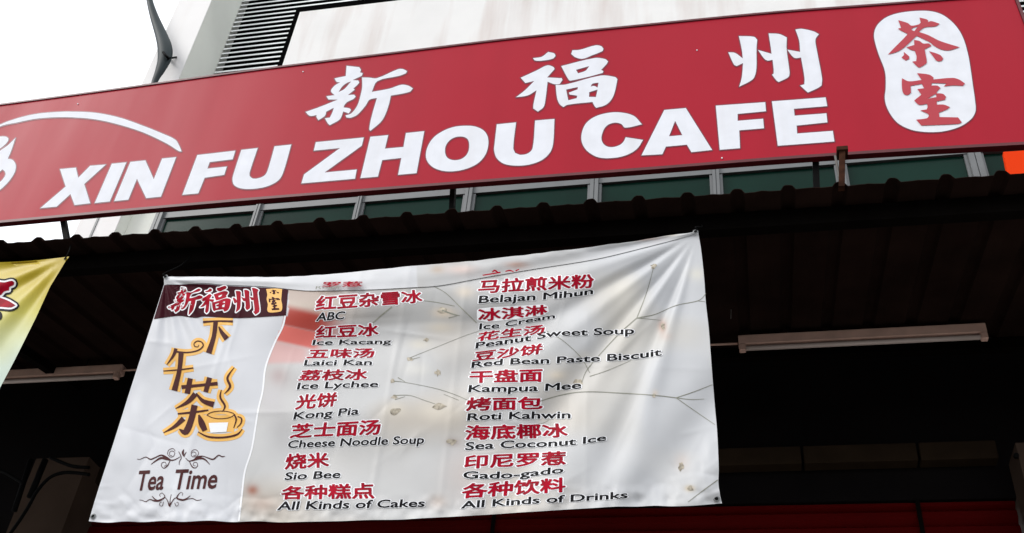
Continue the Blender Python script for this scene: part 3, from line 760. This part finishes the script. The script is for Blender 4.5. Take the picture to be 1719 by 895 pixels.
def print_material(name, rough=.40):
    m = bpy.data.materials.new(name); m.use_nodes = True; t = m.node_tree; b = t.nodes['Principled BSDF']
    at_ = N(t, 'ShaderNodeAttribute', attribute_name='print'); b.inputs['Roughness'].default_value = rough; b.inputs['Specular IOR Level'].default_value = .18
    geo = N(t, 'ShaderNodeNewGeometry'); n = N(t, 'ShaderNodeTexNoise'); n.inputs['Scale'].default_value = 9; n.inputs['Detail'].default_value = 5
    t.links.new(geo.outputs['Position'], n.inputs['Vector'])
    mr = N(t, 'ShaderNodeMapRange'); mr.inputs['To Min'].default_value = .93; mr.inputs['To Max'].default_value = 1.05; t.links.new(n.outputs['Fac'], mr.inputs['Value'])
    mm = N(t, 'ShaderNodeMix', data_type='RGBA', blend_type='MULTIPLY'); mm.inputs['Factor'].default_value = 1
    t.links.new(at_.outputs['Color'], mm.inputs['A']); t.links.new(mr.outputs['Result'], mm.inputs['B']); t.links.new(mm.outputs['Result'], b.inputs['Base Color'])
    return m
def paint(o, cols):
    at_ = o.data.color_attributes.new('print', 'FLOAT_COLOR', 'POINT')
    at_.data.foreach_set('color', [q for c in cols for q in (*c, 1.0)])
m_print = print_material('printed_vinyl')
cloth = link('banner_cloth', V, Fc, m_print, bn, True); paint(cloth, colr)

# folded top hem, lying over the cloth
fold = [(276,478),(306,478.5),(340,476),(380,479),(447,482),(494,487),(530,489),(622,487),(690,483.5),(740,480),(811,467),(900,452),(1000,436),(1080,417),(1130,404),(1172,392.5)]
NH = 240; T2 = resample(cT, NH); F2 = resample(fold, NH)
V = []; colr = []
rows = 8
for i in range(NH):
    for j in range(rows):
        v = j / (rows - 1)
        x = T2[i][0] + (F2[i][0]-T2[i][0]) * v; y = T2[i][1] + (F2[i][1]-T2[i][1]) * v
        bulge = .003 + .005 * math.sin(v * math.pi * .62) - .0072 * smoothstep(.50, 1, v)
        w = .004 * vnoise(x/16., y/7.) + .003 * vnoise(x/40.+3, y/9.+7)
        V.append(on_banner(x, y, .003 + bulge + w * (1-v) )); colr.append(lerp3(print_col(x, y + (0 if x > 700 else 1000)) if x > 700 else (.64,.64,.65), (.68,.68,.68), .2))
Fc = [(i*rows+j, (i+1)*rows+j, (i+1)*rows+j+1, i*rows+j+1) for i in range(NH-1) for j in range(rows-1)]
hem = link('top_hem', V, Fc, m_print, bn, True); paint(hem, colr)

# --- printing
def subdiv(v2, f, maxlen=7.0):
    bm = bmesh.new(); vs = [bm.verts.new((a, b, 0)) for a, b in v2]
    for q in f:
        try: bm.faces.new([vs[i] for i in q])
        except ValueError: pass
    for _ in range(5):
        e = [e for e in bm.edges if e.calc_length() > maxlen]
        if not e: break
        bmesh.ops.subdivide_edges(bm, edges=e, cuts=1, use_grid_fill=False)
        bmesh.ops.triangulate(bm, faces=[q for q in bm.faces if len(q.verts) > 3])
    bm.verts.index_update()
    r = [(v.co.x, v.co.y) for v in bm.verts], [tuple(v.index for v in q.verts) for q in bm.faces]
    bm.free(); return r
def decal(name, v2, f, mat, d, parent=bn, sub=5.0):
    v2, f = subdiv(v2, f, sub)
    return link(name, [on_banner(x, y, d) for x, y in v2], f, mat, parent)
def text_quad(s, TL, TR, BL, BR, offset, shear=0.0, mid=0.0):
    """font glyphs stretched into a pixel quad"""
    v, f = text2d(s, offset, shear); v0, _ = text2d(s, 0.0, shear)
    x0, x1 = min(p[0] for p in v0), max(p[0] for p in v0); y0, y1 = min(p[1] for p in v0), max(p[1] for p in v0)
    out = []
    for x, y in v:
        u = (x-x0)/(x1-x0); w = (y-y0)/(y1-y0)
        b = (BL[0]+(BR[0]-BL[0])*u, BL[1]+(BR[1]-BL[1])*u); t = (TL[0]+(TR[0]-TL[0])*u, TL[1]+(TR[1]-TL[1])*u)
        out.append((b[0]+(t[0]-b[0])*w, b[1]+(t[1]-b[1])*w + mid*4*u*(1-u)))
    return out, f
def text_base(s, base, hL, hR, offset):
    v0, _ = text2d(s, 0.0)
    x0, x1 = min(p[0] for p in v0), max(p[0] for p in v0)
    bx0, bx1 = base[0][0], base[-1][0]; sp = spline(base, 6); res = []
    for v, f in words(*text2d(s, .0), .16):
        v, f = grown(v, f, offset); out = []
        for x, y in v:
            u = (x-x0)/(x1-x0); px = bx0 + (bx1-bx0)*u; py = interp(px, sp)
            h = (hL + (hR-hL)*u) * y / .70
            lean = (VPV[0]-px) / (py - VPV[1])
            out.append((px + lean*h, py - h))
        res.append((out, f))
    return res
D1, D2, D3 = .0007, .0013, .0019
HAN = [
 ('红豆杂雪冰', (533,498), (707,487), (530,522), (709,508), 0), ('红豆冰', (533,548.5), (634,543), (530,568.5), (635,564), 0),
 ('五味汤', (520,586.5), (628.5,585), (515.5,602), (627,600.5), 0), ('荔枝冰', (508,622), (617,620), (501,639), (615,638), 0),
 ('光饼', (500,664), (567,659), (496,688), (563,682), 0), ('芝士面汤', (492,713), (639,704.5), (487,736), (637,729.5), 0),
 ('烧米', (481,763), (551,760), (479,788.5), (552,784), 0), ('各种糕点', (475,817), (627,811), (472,838.5), (628,837), 0),
 ('马拉煎米粉', (806,471), (996,460.5), (803,493), (997,483.5), 0), ('冰淇淋', (804,518.5), (918,512), (804,540), (918,527.5), 1.0),
 ('花生汤', (805,559), (914.5,545), (801,573.5), (912.5,560.5), -.5), ('豆沙饼', (799,591), (911.5,577), (794,607), (908.5,594.5), 0),
 ('干盘面', (790,623), (910,619), (789,643), (909.5,641), 0), ('烤面包', (785,668), (909.5,666.5), (783,690), (910,687), 0),
 ('海底椰冰', (783,715), (950.5,711.5), (781.5,739), (952.5,734), 0), ('印尼罗惹', (782,765), (950,758), (780,787), (949,780.5), 0),
 ('各种饮料', (779,813), (948.5,802), (775,837), (948.5,826), 0)]
for s, TL, TR, BL, BR, mid in HAN:
    v, f = text_quad(s, TL, TR, BL, BR, .029, 0, mid); o = decal('menu_heading', v, f, m_bred, D3)
    v, f = text_quad(s, TL, TR, BL, BR, .088, 0, mid); decal('white_edge', v, f, m_bwhite, D1, o)
LAT = [
 ('ABC', [(531,539.5),(577,536)], 14, 13), ('Ice Kacang', [(525,579.5),(656,577.5)], 8.5, 8), ('Laici Kan', [(511,614),(623.5,613)], 9.5, 9),
 ('Ice Lychee', [(499,654),(560,651.5),(634,650)], 11, 10), ('Kong Pia', [(493,704.5),(601.5,696)], 12, 12.5), ('Cheese Noodle Soup', [(483,752.5),(590,748.5),(711,745)], 12.5, 13.5),
 ('Sio Bee', [(478,806),(570.5,802.5)], 12.5, 12.5), ('All Kinds of Cakes', [(466,856.5),(712,851)], 14, 13),
 ('Belajan Mihun', [(804,509.5),(900,504),(955,499.5),(995,494)], 12.6, 10.5), ('Ice Cream', [(805,553.5),(840,550.5),(892,541),(931,534.5)], 10, 7.5),
 ('Peanut Sweet Soup', [(799,585.5),(846,578.5),(889,572.5),(933,564.8),(983,563.5),(1064,561)], 10, 12), ('Red Bean Paste Biscuit', [(792,618),(840,613),(920,610.5),(1005,607),(1060,603.5),(1110,597)], 10, 12),
 ('Kampua Mee', [(787,658.5),(903,657),(975,652.5)], 11.6, 12.3), ('Roti Kahwin', [(785,706.5),(850,704),(957,702.5)], 12, 12), ('Sea Coconut Ice', [(781.5,756),(841,752.8),(913,750.5),(965,747),(1017,740)], 13, 11),
 ('Gado-gado', [(778,803.5),(855,803),(945,794)], 12, 11), ('All Kinds of Drinks', [(774.5,854),(902,845.5),(956,842.8),(1053,836.5)], 12, 11.8)]
for s, base, hL, hR in LAT:
    for (v, f), (v2, f2) in zip(text_base(s, base, hL, hR, .022), text_base(s, base, hL, hR, .07)):
        o = decal('menu_word', v, f, m_bblack, D3); decal('white_edge', v2, f2, m_bwhite, D2, o)
# half hidden row on the folded hem
HB = .020
v, f = text_quad('罗惹', (546,478.5), (611,477.5), (543,487), (610,486), .03); decal('menu_heading', v, f, m_bred, HB)
for v, f in text_base('Rojak', [(532,490), (575,488.5)], 5, 5, .0): decal('menu_word', v, f, m_twig, HB - .002)
v, f = strips2d([([(812,467.5),(842,462.5)], [2,2.4]), ([(828,462.5),(832,459.5),(838,463)], [1.5,3,2]), ([(850,461),(857,459.5),(864,461.5)], [1.5,2.6,1.5]), ([(867,460),(873,457.5)], [2.6,1.6])]); decal('menu_heading', v, f, m_bred, HB)
# maroon header
ht = [(276,479),(340,477.5),(380,480.5),(447,483.5),(484,486.5)]
hb = [(258.5,536),(276,533.5),(300,530.5),(316,532.5),(330,534),(343,531.5),(380,534),(414,534),(447,532),(480,530)]
a = resample(ht, 40); b = resample(hb, 40)
decal('header_band', a + b, [(i, i+1, 41+i, 40+i) for i in range(39)], m_maroon, .0018, sub=3.5)
def fit_shape(rings, x0, x1, y0, y1, shear=0):
    pts = [p for r in rings for p in r]; ax, bx = min(p[0] for p in pts), max(p[0] for p in pts); ay, by = min(p[1] for p in pts), max(p[1] for p in pts)
    return [[(x0 + (p[0]-ax)/(bx-ax)*(x1-x0) + shear*(1-(p[1]-ay)/(by-ay)), y0 + (p[1]-ay)/(by-ay)*(y1-y0)) for p in r] for r in rings]
for ch, x0, x1, y0, y1 in ((XIN, 282, 341, 483, 529.5), (FU, 336, 388, 480.5, 526.5), (ZHOU, 391, 436, 484, 529)):
    rg = fit_shape(smooth(ch), x0, x1, y0, y1)
    v, f = fill2d(rg, .0); o = decal('header_character', v, f, m_bred, .0030)
    v, f = fill2d(rg, 1.9); decal('white_edge', v, f, m_bwhite, .0024, o)
rg = [round_ring([(447,486),(462,485),(474,486),(473,497),(472.5,505),(474,512),(473,522),(466,524.5),(452,525),(449,521),(450,512),(448,503),(449,495)], 80)]
v, f = fill2d(rg); o = decal('gold_seal', v, f, m_gold, .0024)
v, f = fill2d(fit_shape(smooth(SHI), 451.5, 470.5, 499, 521.5)); decal('seal_character', v, f, m_maroon, .0030, o)
v, f = fill2d(fit_shape(smooth(CHA[2:]), 453, 469, 487, 495)); decal('seal_character', v, f, m_maroon, .0030, o)
# white border stripe between panel and picture
a = resample(edge, 60)
v, f = strips2d([([(x + 1, y) for x, y in a], [3] * 60)]); decal('border_stripe', v, f, m_bwhite, D1)
# big brush title with a tea cup
t8 = lambda p: zc(p, 255, 520, 3.894)
TITLE = [([(335,82),(430,76),(530,78)],[14,10,14]), ([(418,80),(405,180),(372,285)],[30,28,38]), ([(438,112),(458,150),(490,192)],[8,24,36]),
 ([(158,255),(142,300),(98,362)],[22,18,3]), ([(150,275),(230,281),(300,268),(335,240),(328,215),(300,206),(278,220),(280,240),(300,244),(308,232)],[12,9,9,9,8,7,6,6,5,4]),
 ([(75,402),(180,394),(272,382)],[6,9,8]), ([(192,284),(180,400),(148,530)],[34,28,38]),
 ([(195,508),(310,496),(430,484)],[26,18,24]), ([(252,450),(232,550)],[32,36]), ([(378,445),(352,540)],[32,30]),
 ([(285,552),(235,605),(155,648)],[36,26,3]), ([(290,548),(335,598),(405,622)],[10,26,38]),
 ([(170,682),(270,672),(370,658)],[10,14,10]), ([(280,625),(258,720),(222,800),(180,782)],[40,40,40,6]), ([(208,712),(150,765),(76,806)],[34,22,4]), ([(308,688),(325,740),(348,792)],[10,40,34]),
 ([(303,800),(370,832),(470,836),(555,818),(592,780)],[6,12,12,12,4]), ([(360,690),(400,708),(450,714),(510,706),(538,684),(500,668),(445,664),(390,672),(360,690)],[5]*9),
 ([(538,686),(552,720),(535,775)],[12,10,5]), ([(560,700),(586,712),(582,745),(556,772)],[6,9,8,4]),
 ([(455,525),(448,575),(478,630),(462,668)],[3,12,13,3]), ([(476,550),(512,505),(495,445),(540,378)],[3,15,14,3])]
TITLE = [(t8(p), [max(1.0, q / 3.894) for q in w]) for p, w in TITLE]
def layered(name, strokes, mat, d, grow=0, parent=bn):
    v, f = strips2d(strokes, grow)
    f = [q if sum(v[q[i]][0]*v[q[(i+1)%3]][1]-v[q[(i+1)%3]][0]*v[q[i]][1] for i in range(3)) > 0 else q[::-1] for q in f]
    v, f = union(v, f)
    return decal(name, v, f, mat, d, parent, 5.0)
o = layered('title_lettering', TITLE, m_purple, D3)
layered('gold_glow', TITLE + [(t8([(440,690),(440,800)]), [50, 40])], m_gold, D1, 9.5, o)
v, f = fill2d([t8([(372,742),(500,738),(488,800),(385,806)])]); decal('cup_white', v, f, m_bwhite, D3, o)
# scroll ornaments and Tea Time
b7 = lambda p: zc(p, 210, 740, 6.884)
ORN = [([(140,212),(175,215),(240,190),(295,215),(350,195),(420,168),(480,200),(540,230)],[3,6,9,14,12,16,30,6]), ([(300,275),(360,230),(420,200),(480,215),(560,225),(640,185)],[3,16,24,20,12,5]),
 ([(545,175),(515,165),(520,130),(550,120),(575,140),(560,180),(520,188),(492,150),(510,105),(555,92),(580,120)],[4,6,6,6,6,6,6,6,6,6,4]), ([(520,235),(490,290),(450,318),(420,290),(430,255),(465,250),(475,285),(450,295)],[8,12,9,7,6,6,6,4]),
 ([(1155,180),(1120,185),(1080,170),(1020,215),(960,200),(900,180),(840,195),(780,235)],[3,12,12,16,12,10,28,8]), ([(980,275),(920,215),(860,205),(800,222),(740,235),(700,200)],[3,18,22,18,10,5]),
 ([(790,175),(820,165),(815,140),(785,130),(765,155),(780,185),(830,180),(850,140),(820,105),(780,112),(762,140)],[4,6,6,6,6,6,6,6,6,6,4]), ([(745,240),(775,300),(810,315),(838,290),(830,255),(795,255),(790,285),(815,290)],[8,12,9,7,6,6,6,4]),
 ([(620,125),(640,165),(650,200),(630,240),(625,280)],[3,10,8,8,3]), ([(680,100),(668,140),(680,185)],[4,26,6]), ([(710,130),(690,160),(685,190)],[3,10,4]),
 ([(165,685),(200,690),(240,705),(285,680),(340,695),(400,690),(460,650),(430,605),(400,625),(410,650)],[3,6,8,8,18,22,10,6,5,4]), ([(312,640),(350,680),(390,690)],[4,14,6]), ([(460,655),(490,690),(510,755)],[8,8,14]), ([(445,705),(430,755),(400,745),(405,715),(425,710)],[6,6,5,4,4]),
 ([(885,680),(830,690),(780,668),(730,675),(660,685),(600,660),(640,600),(668,610),(660,635)],[3,8,8,8,20,16,6,5,4]), ([(755,635),(710,670),(650,685)],[4,12,6]), ([(600,655),(560,680),(520,750)],[8,8,12]), ([(575,720),(590,755),(615,745),(612,712),(595,715)],[6,6,5,4,4]), ([(535,620),(522,680),(518,765)],[3,6,14])]
layered('scroll_ornament', [(b7(p), [max(.8, q / 6.884) for q in w]) for p, w in ORN], m_purple, D2)
for s, pts in (('Tea', ((231,791.5), (278.5,793), (228,823.5), (273,821.5))), ('Time', ((291,787.5), (369,797), (290,821.5), (362,819.5)))):
    v, f = text2d(s, .018); v0, _ = text2d(s)
    x0, x1 = min(p[0] for p in v0), max(p[0] for p in v0); ym = .70
    TL, TR, BL, BR = pts; out = []
    hh = 33
    for x, y in v:
        u = (x-x0)/(x1-x0); w = y/ym
        bx, by = BL[0]+(BR[0]-BL[0])*u, BL[1]+(BR[1]-BL[1])*u
        out.append((bx + w*hh*.20, by - w*hh))
    decal('tea_time_lettering', out, f, m_purple, D2)
# printed twigs
b4 = lambda p: zc(p, 780, 440, 4.974)
TW = [([(722,478),(748,492),(775,518),(800,542)],[1.4,1.8,2.4,2.6]), ([(712,505),(735,508),(763,514)],[1.4,1.6,1.6]), ([(742,521),(762,528),(772,530)],[3,3,1]), ([(753,534),(768,530)],[2.4,1]),
 ([(658,515),(640,530),(626,542)],[3,3.2,3]), ([(686,602),(700,596),(740,580),(780,564),(804,556)],[2.2,1.2,1,1,.9]), ([(688,604),(705,600)],[2,1]),
 ([(660,640),(680,642),(730,652),(762,662),(785,672)],[2.4,1.2,1.2,1.6,1.4]), ([(668,634),(680,641)],[2.4,1]), ([(663,664),(688,664),(712,672),(730,678)],[2.2,1.4,1.2,1]), ([(663,671),(680,666)],[2,1]),
 ([(1098,446),(1086,490),(1069,534)],[1.2,1.8,2.4]), ([(1069,534),(1100,528),(1135,513),(1172,505),(1185,493)],[2.8,2,1.8,1.8,1.2]), ([(1170,505),(1184,507)],[1.4,1]), ([(1069,534),(1090,536),(1110,538)],[2,1.2,.8]),
 ([(1069,534),(1040,560),(1010,592),(985,622),(976,645)],[3,2.6,2.4,2,1.4]), ([(918,556),(945,572),(975,600),(990,626)],[1.6,1.6,1.8,1.8]), ([(990,632),(1020,622),(1060,605)],[2,1.4,1]),
 ([(900,676),(940,664),(980,658),(1040,660),(1100,664),(1135,668)],[2.4,2.4,2.2,2.2,2.2,2.4]), ([(1135,668),(1165,658),(1196,646)],[2.2,2,1.6]), ([(1135,668),(1160,671),(1182,670)],[2,1.6,1]), ([(1135,668),(1165,689),(1200,713)],[2,1.6,1.4]),
 ([(770,672),(745,662)],[1.2,1]), ([(795,450),(786,462),(778,472)],[2.6,2,1.2]), ([(925,700),(905,712),(820,718)],[1,.9,.8]), ([(1205,806),(1180,824),(1155,843)],[2.6,2.2,1.4])]
TW = [(p, [q * .62 for q in w]) for p, w in TW]
for a, b in ((0, 4), (4, 5), (5, 7), (7, 9), (9, 11), (11, 17), (17, 21)): layered('printed_twig', TW[a:b], m_twig, D1 + .0002)
for g in TW[21:]: layered('printed_twig', [g], m_twig, D1 + .0002)
# printed dry flower heads on the twigs
_rf = random.Random(5)
for fx, fy, rx, ry in ((742,521,9,5),(659,640,6,4),(662,667,7,4),(689,603,6,4),(716,571,7,4),(735,626,6,7),(760,742,11,6),(1097,447,6,5),(1158,820,7,5),(1113,548,4,8),(972,641,10,6),(738,682,13,6),(664,690,11,7),(1098,664,4,4),(1143,783,6,9),(735,455,8,6),(868,448,12,4)):
    ring = []
    for k_ in range(11):
        a_ = 2*math.pi*k_/11; q_ = _rf.uniform(.5, 1.05); ring.append((fx + rx*q_*math.cos(a_), fy + ry*q_*math.sin(a_)))
    v, f = fill2d([round_ring(ring, 100, 3)]); decal('printed_flower', v, f, m_beigep, D1 + .0001)
# eyelets, cords
for px, py in ((157, 867.5), (1203, 838.5), (280.5, 468.5), (1168, 393.5)):
    c = on_banner(px, py, .016 if py < 500 else .004); q = MB(); n = 18
    ring = [(math.cos(2*math.pi*i/n), math.sin(2*math.pi*i/n)) for i in range(n)]
    v = [c + Vector((a*.011, 0, b*.011)) for a, b in ring] + [c + Vector((a*.0062, -.002, b*.0062)) for a, b in ring]
    q.add(v, [(i, (i+1) % n, n+(i+1) % n, n+i) for i in range(n)])
    o = q.build('eyelet', m_alu, bn)
    link('eyelet_hole', [c + Vector((a*.0063, -.0012, b*.0063)) for a, b in ring], [tuple(range(n))], m_black, o)
for px, py, dx in ((280, 468, -.02), (1171, 391, .012)):
    c = on_banner(px, py, .018); e = c + Vector((dx, .16, 0)); e.z = z_edge(e.x) - .02
    MB().tube(spline([tuple(c), tuple(c + Vector((-.006, -.004, .012))), tuple((c + e) / 2 + Vector((.01, 0, 0))), tuple(e)], 6), .0032, 6).build('tie_cord', m_rope, bn, True)

# ------------------------------------------------------------------ yellow banner at the left edge
YY = 3.27
yb = thing('yellow_banner', at(-40, 640, YY), 'yellow to pale green vinyl banner with red characters at the left end of the awning', 'banner')
def w2(x, y):
    dx, dy = 115 - x, y - 430; r = math.hypot(dx, dy); th = math.degrees(math.atan2(dy, dx + 1e-6))
    return .009 * smoothstep(6, 90, r) * (1 - smoothstep(170, 420, r)) * math.sin(th * 2 * math.pi / 21. + 1.2) + .014 * vnoise(x/90., y/110.) + .004 * vnoise(x/30., y/28.)
def on_yellow(x, y, d=0): return at(x, y, YY - w2(x, y)) + Vector((0, -d, 0))
V = []; colr = []; nu, nv2 = 90, 90
def yrgb(y):
    st = [(430, (.42,.30,.015)), (480, (.47,.36,.03)), (530, (.50,.45,.09)), (570, (.50,.52,.27)), (610, (.48,.56,.46)), (680, (.44,.55,.51)), (900, (.4,.53,.51))]
    for a, b in zip(st, st[1:]):
        if y <= b[0]: return lerp3(a[1], b[1], max(0, (y-a[0])/(b[0]-a[0])))
    return st[-1][1]
for i in range(nu):
    u = i / (nu-1)
    for j in range(nv2):
        v = j / (nv2-1)
        xr = interp(v, [(0, 116), (.15, 84), (.3, 60), (.5, 25), (.7, -12), (1, -62)]); yr = 429 + v * 350
        xl_ = -420 - 150 * v; yl = 468 + v * 330
        x = xl_ + (xr - xl_) * u; y = yl + (yr - yl) * u
        if v < .02: y += 4 * math.sin(u * 9)
        V.append(on_yellow(x, y)); colr.append(yrgb(y + vnoise(x/40., y/50.) * 26))
Fc = [(i*nv2+j, (i+1)*nv2+j, (i+1)*nv2+j+1, i*nv2+j+1) for i in range(nu-1) for j in range(nv2-1)]
o = link('banner_cloth', V, Fc, m_print, yb, True); paint(o, colr)
y6 = lambda p: zc(p, 0, 420, 3.731)
CH = [[y6([(-120,235),(-40,200),(30,205),(75,195),(92,205),(88,222),(62,235),(60,255),(30,262),(5,285),(-60,290),(-130,280)]), y6([(-10,225),(30,222),(28,232),(-15,240)])],
      [y6([(-130,330),(-20,300),(50,318),(100,348),(70,362),(0,358),(-120,372)])]]
for g in CH:
    rg = [round_ring(r, 70, 4) for r in g]
    def dy(name, v, f, mat, d, par):
        v, f = subdiv(v, f, 7); return link(name, [on_yellow(x, y, d) for x, y in v], f, mat, par)
    v, f = fill2d(rg[:1], 0); o = dy('banner_character', v, f, m_bred, .0038, yb)
    v, f = fill2d(rg[:1], 3.0); dy('white_edge', v, f, m_bwhite, .0027, o)
    v, f = fill2d(rg[:1], 6.2); dy('black_edge', v, f, m_bblack, .0016, o)
v, f = fill2d([round_ring(y6([(-40,390),(0,385),(15,405),(8,435),(-30,450)]), 80, 4)]); dy('banner_character', v, f, m_bblack, .0016, yb)
c = on_yellow(110, 435, .004); n = 16
ring = [(math.cos(2*math.pi*i/n), math.sin(2*math.pi*i/n)) for i in range(n)]
link('eyelet', [c + Vector((a*.007, 0, b*.007)) for a, b in ring], [tuple(range(n))], m_black, yb)
e = c + Vector((-.02, .02, 0)); e.z = z_edge(e.x) - .015
MB().tube([c, (c + e)/2 + Vector((.005, 0, 0)), e], .003, 6).build('tie_cord', m_rope, yb, True)
